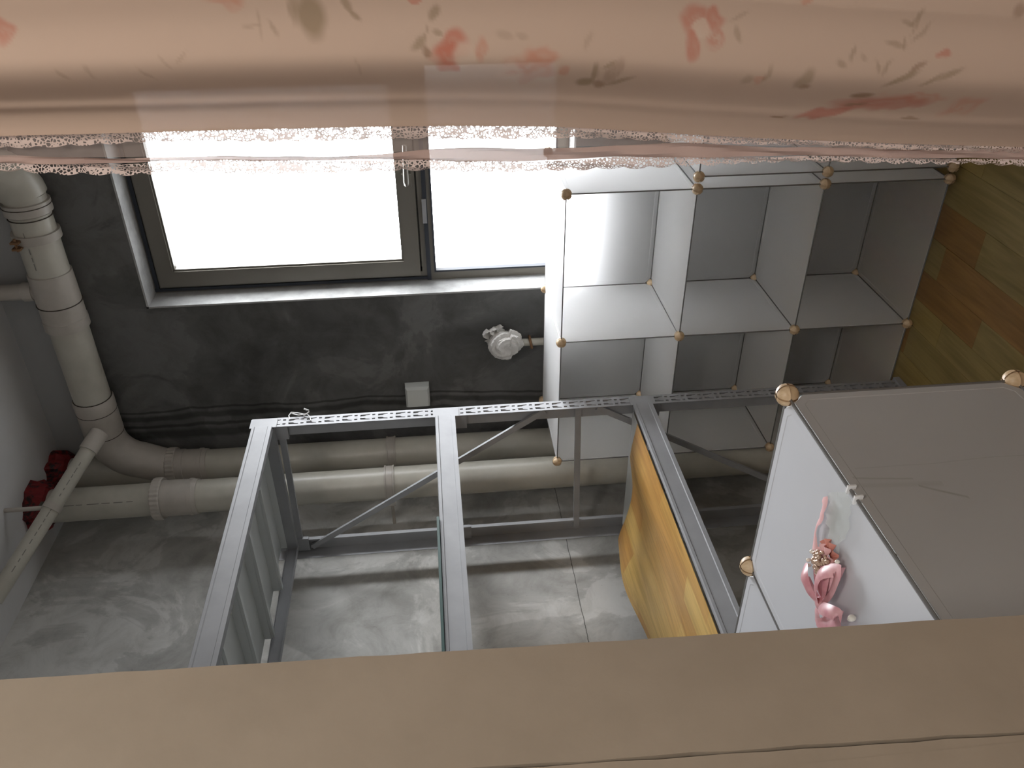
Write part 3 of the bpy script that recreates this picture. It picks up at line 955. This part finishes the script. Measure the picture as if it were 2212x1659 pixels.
# folded deck trays with a stiffening flange each
PITCHD = 0.187
tray = None
for zb in (1.969, 1.428, 0.822):
    for k in range(8):
        y1 = -0.034 - PITCHD * k
        if tray is None:
            tm = MB().box(-0.235, 0.232, -PITCHD + 0.002, 0, -0.0016, 0)
            tm.box(-0.232, 0.225, -PITCHD + 0.002, -PITCHD + 0.0038, -0.030, -0.0016).box(-0.232, 0.225, -PITCHD + 0.0038, -PITCHD + 0.016, -0.030, -0.0286)
            tm.box(-0.232, 0.225, -0.0018, 0, -0.022, -0.0016)
            tray = tm.build('deck_tray', M_tray)
            o = tray
        else:
            o = tray.copy()
            C.objects.link(o)
        o.parent = rk
        o.location = tuple(np.array([-0.958, y1, zb + 0.0545]) - np.array(ORG[rk.name]))
def bar(a, b, w_=0.016, th=0.010):
    a, b = np.array(a, float), np.array(b, float)
    d = (b - a) / np.linalg.norm(b - a)
    n_ = np.array([0, 1.0, 0]); s_ = np.cross(d, n_)
    vs = []
    for p in (a, b):
        for k1, k2 in ((-1, -1), (1, -1), (1, 1), (-1, 1)):
            vs.append(p + s_ * w_ / 2 * k1 + n_ * th / 2 * k2)
    return MB().add(vs, [(3, 2, 1, 0), (4, 5, 6, 7), (0, 1, 5, 4), (1, 2, 6, 5), (2, 3, 7, 6), (3, 0, 4, 7)])
YB = -0.0088
for a, b in (((RXF - 0.02, YB, 1.953), (RXB + 0.02, YB, 1.962)), ((RXF - 0.02, YB, 1.045), (RXB + 0.02, YB, 1.031)),
             ((RXB + 0.02, YB - 0.004, 1.925), (RXF - 0.025, YB - 0.004, 1.15)), ((RXF - 0.025, YB - 0.004, 0.985), (RXB + 0.02, YB - 0.004, 0.10)),
             ((RXF - 0.02, YB, 0.09), (RXB + 0.02, YB, 0.09))):
    bar(a, b, 0.019, 0.0085).build('brace_bar', M_steel, rk)
# wire twisted round the upright
wt = thing('wire_tie', 'thin white wire twisted around the top of the slotted post', 'wire', tuple(on(655, 905, 0, RXF)))
def on_post(x, y, off=0.003):
    p = on(x, y, 0, RXF + off)
    return p
MB().path([on_post(631, 916), on_post(629, 908), on_post(634, 901, 0.006), on_post(648, 902, 0.006), on_post(664, 906, 0.005), on_post(672, 900, 0.012), on_post(671, 896, 0.02), on_post(662, 894, 0.026)], 0.0016, 8) \
    .path([on_post(660, 909), on_post(668, 904, 0.007), on_post(674, 911), on_post(676, 918)], 0.0016, 8).path([on_post(634, 903), on_post(650, 907, 0.008), on_post(668, 904, 0.008)], 0.0015, 8).build('wire_loop', M_white, wt, True)
MB().path([on_post(661, 893.5, 0.027), on_post(669, 896, 0.022)], 0.0026, 8).build('wire_end', M_white, wt, True)
# board on the middle shelf and vinyl on the lower one
gb = MB().box(-1.16, -0.676, -1.42, -0.50, 1.488, 1.4945).build('thin_board', M_green)
tag(gb, 'thin dark green board lying on the middle rack shelf', 'board')
na, nb = 34, 60
G = np.zeros((na, nb, 3))
for i in range(na):
    s_ = i / (na - 1)                                     # 0 front, 1 back
    for j in range(nb):
        q_ = j / (nb - 1)
        y = -0.105 - 1.36 * q_ - 0.03 * (1 - s_) * (1 - q_) * 0
        x = -0.720 - (0.475 + 0.03 * min(1, q_ * 3)) * s_
        wv = 0.010 * (1 + math.sin(7.5 * s_ + 3.0 * q_ + 0.6)) * min(1, s_ * 4) * (0.35 + 0.65 * math.exp(-((q_ - 0.05) / 0.35) ** 2))
        curl = 0.030 * max(0, s_ - 0.80) / 0.2 * math.exp(-((q_ - 0.14) / 0.12) ** 2)
        G[i, j] = (x, y - 0.02 * math.sin(3 * s_) * (1 - q_), 0.8785 + wv + curl)
G2 = G.copy(); G2[:, :, 2] += 0.0012
sh = MB().grid(G).grid(G2[::-1])
edge = [(i, 0) for i in range(na)] + [(na - 1, j) for j in range(1, nb)] + [(i, nb - 1) for i in range(na - 2, -1, -1)] + [(0, j) for j in range(nb - 2, 0, -1)]
for (a, b), (c, d) in zip(edge, edge[1:] + edge[:1]):
    sh.add([G[a, b], G[c, d], G2[c, d], G2[a, b]], [(0, 1, 2, 3)])
so = sh.build('vinyl_sheet', M_sheet, None, True)
tag(so, 'wavy wood-print vinyl sheet covering the lower rack shelf', 'sheet')

for o in (rk, wt, gb, so):                                # clear of the cube shelf
    o.location.x += 0.032
    o.location.y -= 0.020

# ------------------------------------------------------------------ hair bow on the near cabinet
TZ = PA[2] + 0.0035
def top(x, y, h=0.0):
    p = on(x, y, 2, TZ)
    return np.array([p[0], p[1], TZ + h])
hb = thing('hair_bow', 'pink ribbon hair bow with lace and glitter lying on the white cabinet', 'hair bow', tuple(top(1800, 1250)))
def ribbon(pts, wd, name, m, smooth=True, sub=5):
    """strip through points (centre, height) with given half widths, standing partly on edge"""
    P = [np.array(p, float) for p in pts]
    out = []
    for i in range(len(P) - 1):
        for k in range(sub):
            t = k / sub
            p0, p1, p2, p3 = P[max(i - 1, 0)], P[i], P[i + 1], P[min(i + 2, len(P) - 1)]
            out.append(0.5 * (2 * p1 + (p2 - p0) * t + (2 * p0 - 5 * p1 + 4 * p2 - p3) * t * t + (3 * p1 - p0 - 3 * p2 + p3) * t ** 3))
    out.append(P[-1])
    ws = np.interp(np.linspace(0, 1, len(out)), np.linspace(0, 1, len(wd)), wd)
    g = []
    for i, p in enumerate(out):
        t = out[min(i + 1, len(out) - 1)] - out[max(i - 1, 0)]
        t = t / (np.linalg.norm(t) + 1e-9)
        s_ = np.cross(t, np.array([0.35, 0.25, 0.9])); s_ /= np.linalg.norm(s_) + 1e-9
        row = []
        for k in range(7):
            u_ = k / 6 * 2 - 1
            row.append(p + s_ * u_ * ws[i] + np.array([0, 0, 1]) * (0.25 * ws[i] * (1 - u_ * u_)))
        g.append(row)
    return MB().grid(g).build(name, m, hb, smooth)
# lower loop, knot, two upper loops and tail
ribbon([top(1786, 1303, .008), top(1782, 1322, .010), top(1786, 1342, .006), top(1812, 1348, .004), top(1838, 1336, .010), top(1838, 1322, .020), top(1815, 1311, .022), top(1794, 1309, .014)], [.006, .009, .010, .010, .009, .008, .008, .005], 'bow_loop', M_pink)
ribbon([top(1788, 1300, .010), top(1770, 1270, .012), top(1761, 1240, .014), top(1768, 1226, .018), top(1778, 1245, .024), top(1786, 1280, .020), top(1789, 1300, .012)], [.004, .008, .010, .008, .008, .007, .004], 'bow_loop', M_pink)
ribbon([top(1790, 1300, .010), top(1812, 1285, .012), top(1824, 1260, .012), top(1830, 1232, .012), top(1812, 1236, .022), top(1800, 1265, .022), top(1791, 1298, .014)], [.004, .008, .010, .009, .009, .009, .004], 'bow_loop', M_pink)
ribbon([top(1790, 1300, .006), top(1795, 1265, .010), top(1797, 1232, .010), top(1800, 1205, .006)], [.004, .014, .020, .020], 'bow_tail', M_pink)
g = []
for i in range(15):                                       # gathered satin fanning out from the knot
    t = i / 14
    row = []
    for j in range(25):
        u_ = j / 24 * 2 - 1
        px = 1790 + 6 * t + u_ * (4 + 27 * t ** 0.8)
        py = 1300 - 84 * t + 10 * t * abs(u_)
        row.append(top(px, py, 0.002 + (0.004 + 0.010 * math.sin(math.pi * min(1, t * 0.8))) * (1 - u_ * u_) + 0.0035 * t * math.sin(9 * u_ + 1)))
    g.append(row)
MB().grid(g).build('bow_fan', M_pink, hb, True)
MB().ball(top(1790, 1302, .010), 0.0075, 12, 8, (1.2, 1.2, 0.9)).build('bow_knot', M_pink, hb, True)
# ruffled lace behind the glitter rosette
def ruffle(c, r0, r1, h, name, m, lobes, a0=0, a1=2 * math.pi):
    g = []
    for i in range(49):
        a = a0 + (a1 - a0) * i / 48
        row = []
        for k in range(5):
            r = r0 + (r1 - r0) * k / 4
            row.append(np.array(c) + np.array([math.cos(a) * r, math.sin(a) * r, h + 0.0035 * math.sin(lobes * a) * k / 4]))
        g.append(row)
    return MB().grid(g).build(name, m, hb, True)
ruffle(top(1802, 1203), 0.004, 0.0225, 0.007, 'lace_ruffle', M_coral, 11)
ruffle(top(1800, 1208), 0.003, 0.0195, 0.011, 'lace_ruffle', M_lacep, 9)
gm = MB()
rnd = random.Random(4)
for k in range(80):
    a, r = rnd.uniform(0, 6.28), 0.0190 * math.sqrt(rnd.random())
    c = top(1797, 1216) + np.array([math.cos(a) * r, math.sin(a) * r, 0.012 + 0.006 * (1 - r / 0.0195) + rnd.uniform(0, .003)])
    gm.ball(c, rnd.uniform(0.0016, 0.0034), 7, 5)
gm.build('glitter_rosette', M_gold, hb)
for q_, r in (((1766, 1208), .0026), ((1767, 1219), .0026), ((1785, 1226), .003), ((1786, 1236), .003), ((1774, 1190), .0028), ((1851, 1334), .0042), ((1830, 1212), .0026), ((1848, 1336), .0032)):
    MB().ball(top(q_[0], q_[1], .012 if q_[1] < 1300 else .006), r, 10, 7, (1, 1, 1.2)).build('bead', M_pearl, hb, True)
# pink lace tail in front of the clear packet
ribbon([top(1786, 1073, .002), top(1788, 1088, .004), top(1783, 1104, .003), top(1780, 1120, .004), top(1772, 1130, .003), top(1767, 1146, .003), top(1766, 1162, .003), top(1768, 1185, .004), top(1775, 1200, .006)], [.0050, .0085, .0070, .0075, .0045, .0034, .0050, .0075, .006], 'lace_tail', M_lacep)
g = []
for i in range(13):
    row = []
    for j in range(9):
        px = 1794 + (1846 - 1794) * j / 8 * (0.55 + 0.45 * math.sin(math.pi * min(1, (i + 2) / 12))) + 4 * math.sin(i)
        py = 1062 + 135 * i / 12
        row.append(top(px, py, 0.002 + 0.004 * math.sin(1.3 * i + 0.9 * j) ** 2))
    g.append(row)
MB().grid(g).build('clear_packet', M_film, hb, True)

# ------------------------------------------------------------------ curtain in the doorway
YC = -1.56
cu = thing('lace_curtain', 'pink rose-print curtain with lace edging hanging at the doorway', 'curtain', (0.95, YC, 0))
def line(pts, off=0.058):
    P = [on(x, y, 1, YC + off) for x, y in pts]
    P.sort(key=lambda p: p[2])
    zs = np.array([p[2] for p in P]); xs_2 = np.array([p[0] for p in P])
    return lambda z: np.interp(z, zs, xs_2)
eA = line([(0, 292), (160, 288), (310, 284), (600, 276), (840, 271), (1000, 270), (1200, 272), (1350, 280), (1500, 290), (1700, 300), (2000, 312), (2212, 318)], 0.048)
lA = line([(0, 318), (160, 312), (310, 306), (600, 302), (840, 300), (1000, 298), (1200, 296), (1350, 300), (1500, 306), (1700, 312), (2000, 322), (2212, 330)], 0.049)
hB0 = line([(0, 338), (310, 340), (420, 340), (600, 338), (800, 334), (1000, 320), (1200, 318), (1350, 316), (1500, 308), (1700, 318), (1900, 322), (2212, 322)])
hB1 = line([(0, 352), (310, 352), (420, 348), (600, 345), (800, 346), (1000, 348), (1200, 346), (1350, 340), (1500, 338), (1700, 338), (1900, 338), (2212, 346)])
lB = line([(0, 366), (160, 372), (310, 376), (420, 374), (600, 370), (800, 369), (1000, 366), (1200, 366), (1350, 364), (1500, 352), (1700, 349), (1900, 347), (2212, 357)])
Z0, Z1 = 0.03, 2.25
pxs = 0.000335                                            # metres of curtain per photo pixel
def fold(a):
    t = np.clip(a / 0.060, 0, 1)
    return 0.048 * (1 - t * t * (3 - 2 * t))
def depth(x, z):                                          # folds: the leading edge turns away from the bedroom
    a = x - eA(z)
    y = YC + fold(a)
    y = y - 0.0035 * np.exp(-((a - 0.022) / 0.004) ** 2) * (0.4 + 0.6 / (1 + np.exp(-(z - 1.5) * 30)))
    y = y + 0.0025 * np.sin(a * 120 + 3 * z)
    y = y + 0.02 * np.sin((a - 0.10) * 22) * (a > 0.10)
    return y
def zz_rows(n0, n1, n2):
    return np.concatenate([np.linspace(Z0, 0.98, n0, endpoint=False), np.linspace(0.98, 1.86, n1, endpoint=False), np.linspace(1.86, Z1, n2)])
zr = zz_rows(30, 520, 14)
ar = np.concatenate([np.linspace(0, 0.125, 84, endpoint=False), np.linspace(0.125, 0.66, 150)])
ZZ, AA = np.meshgrid(zr, ar, indexing='ij')
XX = eA(ZZ) + AA
YY = depth(XX, ZZ)
P = np.stack([XX, YY, ZZ], -1)
fab = MB().grid(P).build('printed_panel', M_fabric, cu, True, fix=False)
# printed roses, leaves and sprigs (colour of the cloth itself)
base = np.array([0.52, 0.395, 0.320])
COL = np.tile(base, (ZZ.size, 1)).reshape(*ZZ.shape, 3)
rs_ = np.random.RandomState(3)
wx = np.zeros(ZZ.shape); wz = np.zeros(ZZ.shape)
for k in range(7):
    fx, fz, ph = rs_.uniform(120, 520), rs_.uniform(120, 520), rs_.uniform(0, 6.28)
    wx += np.sin(fx * XX + fz * ZZ + ph) * 0.00042; wz += np.sin(fz * XX - fx * ZZ + ph * 1.7) * 0.00042
def blot(px, py, rx, ry, ang, col, st, ring=0.0, lobes=0, warp=1.0, soft=0.35):
    c = on(px, py, 1, YC + float(fold(max(0.0, (272 - py) * pxs))))
    dx = (XX + wx * warp - c[0]) / pxs; dz = -(ZZ + wz * warp - c[2]) / pxs    # photo right = down, photo up = +x
    ca, sa = math.cos(math.radians(ang)), math.sin(math.radians(ang))
    u_ = (dz * ca - dx * sa) / rx; w_ = (dz * sa + dx * ca) / ry
    r = np.sqrt(u_ * u_ + w_ * w_)
    if lobes:
        r = r * (1 + 0.16 * np.sin(lobes * np.arctan2(w_, u_) + px))
    k = np.clip((1 - r) / soft, 0, 1)
    if ring:
        k = k * (1 - ring + ring * (0.5 + 0.5 * np.cos(r * 8.5 + 1.4 * np.arctan2(w_, u_))))
    k = (k * st)[..., None]
    COL[:] = COL * (1 - k) + np.array(col) * k
motif = []
rose, coral, leaf, pale, brown = (0.47, 0.17, 0.12), (0.50, 0.24, 0.17), (0.26, 0.195, 0.125), (0.57, 0.45, 0.37), (0.25, 0.16, 0.105)
for a in ((975, 95, 40, 26, -15, rose, .80, .25, 3), (968, 122, 32, 30, 30, rose, .85, .35, 3), (1005, 118, 26, 30, 0, pale, .7, 0, 0), (1038, 108, 14, 30, 10, coral, .6, .3, 0),
          (1140, 140, 60, 36, -8, coral, .62, .5, 6), (1165, 120, 36, 22, 0, coral, .6, .3, 3), (1215, 148, 16, 16, 0, coral, .5, 0, 0), (1100, 150, 30, 26, 0, pale, .5, .3, 3),
          (1498, 40, 26, 34, 10, rose, .66, .3, 3), (1540, 45, 32, 24, -20, rose, .70, .3, 3), (1497, 100, 18, 34, 0, rose, .66, .2, 0), (1546, 84, 22, 26, 10, rose, .50, .7, 0), (1515, 62, 20, 16, 20, pale, .8, 0, 0),
          (4, 66, 22, 26, 0, rose, .6, .3, 3), (1880, 210, 125, 22, 0, (0.42, 0.15, 0.115), .70, .25, 0), (1770, 232, 75, 16, -8, (0.42, 0.15, 0.115), .75, .1, 0), (1945, 195, 90, 14, 4, coral, .5, .5, 0),
          (2050, 215, 45, 34, 0, coral, .5, .6, 4), (2036, 112, 14, 9, -20, rose, .6, 0, 0), (1745, 2, 14, 9, 0, coral, .6, 0, 0), (1624, 160, 14, 14, 0, coral, .5, .3, 3), (500, 10, 22, 14, 0, coral, .4, .3, 0),
          (1320, 150, 16, 40, 20, brown, .35, .3, 0), (480, -4, 40, 12, 0, coral, .5, 0, 0), (895, 0, 14, 8, 0, rose, .6, 0, 0)):
    motif.append((a, {}))
for a in ((672, 36, 50, 32, 82, leaf, .75), (632, 20, 34, 12, 95, leaf, .45), (750, 10, 20, 9, 60, leaf, .6), (768, 36, 16, 7, 50, leaf, .6), (938, 28, 20, 12, -60, leaf, .6), (905, 92, 22, 13, -35, leaf, .6), (922, 110, 14, 9, 60, brown, .7),
          (944, 70, 14, 6, 0, leaf, .5), (922, 62, 26, 2.5, 95, leaf, .45), (1280, 150, 28, 10, 95, leaf, .6), (1260, 172, 20, 13, 0, leaf, .7), (1290, 176, 18, 12, 20, brown, .6), (1335, 168, 34, 9, -25, leaf, .55), (1312, 135, 16, 6, -40, leaf, .5),
          (1090, 75, 22, 10, 10, leaf, .25), (1130, 78, 16, 8, 30, leaf, .25), (1270, 90, 24, 8, -70, leaf, .25), (1595, 75, 20, 8, 70, leaf, .4), (1600, 38, 24, 6, -25, leaf, .3),
          (1722, 158, 30, 18, -70, leaf, .5), (1718, 175, 12, 8, 0, brown, .6), (1645, 150, 26, 8, -75, leaf, .4), (1600, 160, 14, 14, 0, leaf, .35), (1838, 115, 18, 6, -70, leaf, .45), (1806, 132, 14, 7, 30, leaf, .4), (1860, 120, 12, 5, 60, leaf, .3),
          (1925, 158, 44, 11, -25, leaf, .65), (1965, 138, 26, 7, -35, brown, .55), (1990, 158, 30, 7, -28, leaf, .55), (2030, 150, 34, 7, -28, leaf, .55), (1900, 140, 22, 6, -60, leaf, .45), (1880, 138, 20, 6, 70, leaf, .4),
          (1935, 96, 26, 7, 15, leaf, .4), (1955, 96, 16, 6, 90, leaf, .4), (1985, 38, 22, 7, -65, leaf, .45), (1968, 52, 20, 5, 30, leaf, .4), (1995, 72, 30, 5, -50, leaf, .35), (1978, 70, 30, 2.5, 95, leaf, .35),
          (1838, 193, 28, 9, 0, brown, .8), (1830, 213, 30, 5, 0, brown, .75), (1671, 244, 22, 3.5, 0, brown, .8), (1945, 243, 30, 4, 0, brown, .6), (2205, 24, 16, 18, 0, brown, .45), (2190, 175, 20, 6, -15, leaf, .4), (2205, 192, 18, 6, -25, leaf, .35),
          (560, 55, 30, 3, 90, leaf, .35), (540, 58, 20, 4, 0, leaf, .3), (592, 62, 20, 6, 65, leaf, .35), (150, 152, 20, 5, 60, leaf, .3), (205, 148, 18, 6, 80, leaf, .28), (325, 152, 24, 5, 55, leaf, .28), (362, 130, 22, 5, 60, leaf, .22), (395, 122, 20, 5, -50, leaf, .25), (775, 140, 24, 4, 85, leaf, .25)):
    motif.append((a, dict(warp=0.6, soft=0.5)))
for dx, dy in ((0, 0), (310, -310), (-420, -640), (150, -960), (560, -1290)):    # the print repeats across the cloth
    for a, kw in motif:
        if a[1] < 190 or dy == 0:
            blot(a[0] + dx if dy == 0 else (a[0] + dx) % 2212, a[1] + dy, *a[2:], **kw)
at_ = fab.data.color_attributes.new('print', 'FLOAT_COLOR', 'POINT')
buf = np.concatenate([COL.reshape(-1, 3), np.ones((COL.size // 3, 1))], 1).astype(np.float32).ravel()
at_.data.foreach_set('color', buf)
def strip(name, m, f0, f1, yoff0, yoff1, ncol, nrow=900, scal=0.0, wav=0.0, outer=True, z0=0.05, z1=2.24):
    zr_ = np.linspace(z0, z1, nrow)
    g = np.zeros((nrow, ncol, 3))
    for j in range(ncol):
        t = j / (ncol - 1)
        x = f0(zr_) * (1 - t) + f1(zr_) * t
        if scal:
            x = x - t * scal * np.abs(np.sin(zr_ * math.pi / 0.0190 + 0.5 * np.sin(zr_ * 31)))
        y = YC + yoff0 * (1 - t) + yoff1 * t + wav * np.sin(zr_ * 40 + t * 5) + 0.25 * wav * np.sin(zr_ * 130)
        g[:, j] = np.stack([x, y, zr_], -1)
    return MB().grid(g).build(name, m, cu, True, fix=False)
strip('lace_edging', M_lace, eA, lA, 0.049, 0.051, 4, scal=0.0016, wav=0.0015)
strip('net_panel', M_net, lambda z: eA(z) + 0.03, hB0, 0.056, 0.058, 4, 200, wav=0.002)
strip('hem_band', M_hem, hB0, hB1, 0.058, 0.058, 4, 300, wav=0.0025)
strip('lace_edging', M_lace, hB1, lB, 0.058, 0.060, 5, scal=0.0022, wav=0.0025)
cr = MB().path([(0.36, YC + 0.01, 2.262), (1.26, YC + 0.01, 2.262)], 0.011, 16)
for x in (0.37, 1.25):
    cr.path([(x, YC + 0.01, 2.262), (x, YC - 0.02, 2.30), (x, YD, 2.345)], 0.006, 8)
cr.build('curtain_rod', M_white, cu, True)
